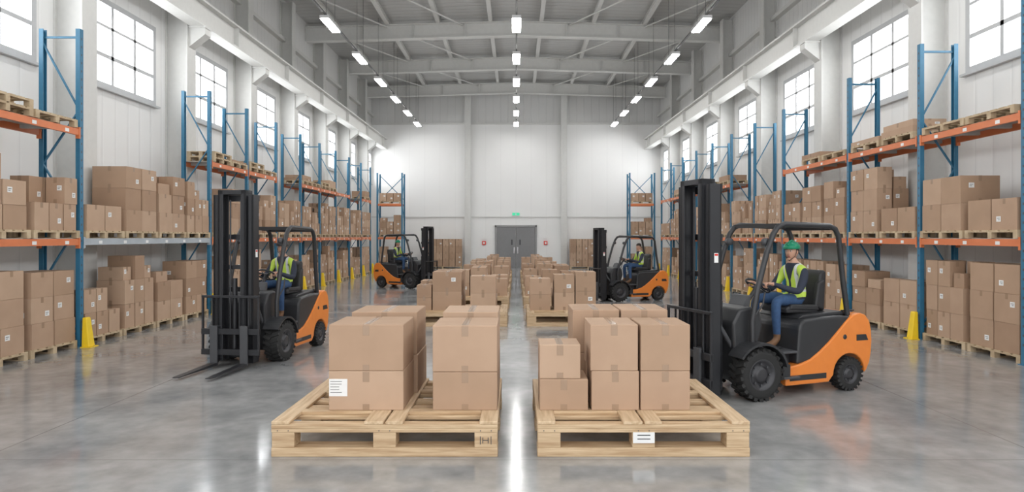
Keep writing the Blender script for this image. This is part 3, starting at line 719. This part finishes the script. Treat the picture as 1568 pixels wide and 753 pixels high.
    for s in (-1,1):
        pc=Vector((-0.475,s*0.165,1.405)); 
        b.ell(pc,(0.045,0.036,0.02),M_skin,12,8)
        for k in range(4):
            yy=s*(0.137+0.018*k); L=(0.9,1.0,0.97,0.8)[k]
            p0=Vector((-0.45,yy,1.412)); 
            b.tube([p0,(-0.42,yy,1.412+0.004),(-0.42+0.028*L,yy,1.395),(-0.42+0.026*L,yy,1.368),(-0.42+0.006,yy,1.352-0.004*L)],[0.0095,0.009,0.0085,0.008,0.006],M_skin,7)
        b.tube([(-0.49,s*0.135,1.395),(-0.465,s*0.118,1.375),(-0.44,s*0.125,1.357),(-0.425,s*0.14,1.349)],[0.012,0.011,0.0095,0.007],M_skin,7)
    # head
    H=Matrix.Translation((-0.995,0,1.84))@Matrix.Rotation(yaw,4,'Z'); b.M=H
    def hf(v):
        x,y,z=v; 
        if z<0: y*=1-0.32*(-z)**1.5; x*= 1-0.12*(-z) if x>0 else 1-0.35*(-z)
        if x>0: x*=1.0-0.10*abs(y)
        if x>0.7 and -0.15<z<0.3 and abs(y)<0.5: x-=0.03
        if x>0.6 and z<-0.75: x+=0.05
        return Vector((x,y,z))
    b.ell((0,0,0),(0.098,0.078,0.118),M_skin,28,20,hf)
    b.prism([(0.088,0.025),(0.118,-0.022),(0.108,-0.032),(0.085,-0.034)],-0.013,0.013,M_skin,0.004,2)
    b.ell((0.094,0,-0.056),(0.010,0.026,0.006),M_lip,10,6); b.ell((0.090,0,-0.066),(0.011,0.022,0.006),M_lip,10,6)
    b.ell((0.078,0,-0.098),(0.02,0.026,0.016),M_skin,10,6)
    for s in (-1,1):
        b.ell((0.082,s*0.032,0.012),(0.012,0.015,0.008),M_eye,10,6); b.ell((0.090,s*0.032,0.012),(0.006,0.007,0.007),M_hair,8,6)
        b.tube([(0.092,s*0.014,0.034),(0.092,s*0.032,0.039),(0.080,s*0.052,0.032)],[0.004,0.005,0.003],M_hair,6)
        b.ell((-0.005,s*0.078,-0.005),(0.018,0.009,0.03),M_skin,10,8)
    b.ell((-0.018,0,0.018),(0.092,0.083,0.112),M_hair,20,12,None,zmin=-0.45)
    if helmet is not None:
        b.ell((-0.004,0,0.045),(0.128,0.108,0.105),helmet,28,14,None,zmin=0.0)
        b.ell((0.02,0,0.045),(0.145,0.112,0.010),helmet,28,6)
        b.tube([(-0.12,0,0.085),(-0.06,0,0.145),(0,0,0.156),(0.06,0,0.143),(0.11,0,0.09)],0.012,helmet,8)
        for s in (-1,1): b.tube([(0.02,s*0.09,0.04),(0.04,s*0.07,-0.06),(0.065,0,-0.122)],0.004,M_fb,5)
    else:
        b.ell((-0.012,0,0.045),(0.103,0.086,0.09),M_hair,20,12,None,zmin=0.05)
    b.M=Matrix.Identity(4)
    o=b.done('warehouse_worker'); o.matrix_world=MT
    return o

T=forklift(2.86,8.65,-0.94,-0.34); worker(T,M_hgreen,0.35)
T=forklift(-4.375,10.88,-0.13,-0.99); worker(T,M_hblack,0.1)
T=forklift(-3.95,26.2,0.90,-0.43,2.55,1.15,0.96); worker(T,M_hgreen,-0.3)
T=forklift(3.12,21.0,-0.95,-0.31,2.5,1.1,0.93); worker(T,None,0.3)

# ------------------------------------------------------------ world + camera
w=bpy.data.worlds.new('World'); S.world=w; w.use_nodes=True
w.node_tree.nodes['Background'].inputs[0].default_value=(0.98,0.99,1.0,1); w.node_tree.nodes['Background'].inputs[1].default_value=2.2
cam=bpy.data.cameras.new('cam'); co=bpy.data.objects.new('camera',cam); S.collection.objects.link(co)
co.location=(0,0,2.05); co.rotation_euler=(math.radians(90),0,0)
cam.sensor_width=36; cam.lens=36*1000/1568; cam.shift_x=-6/1568; cam.shift_y=-14.5/1568; cam.clip_end=200
S.camera=co
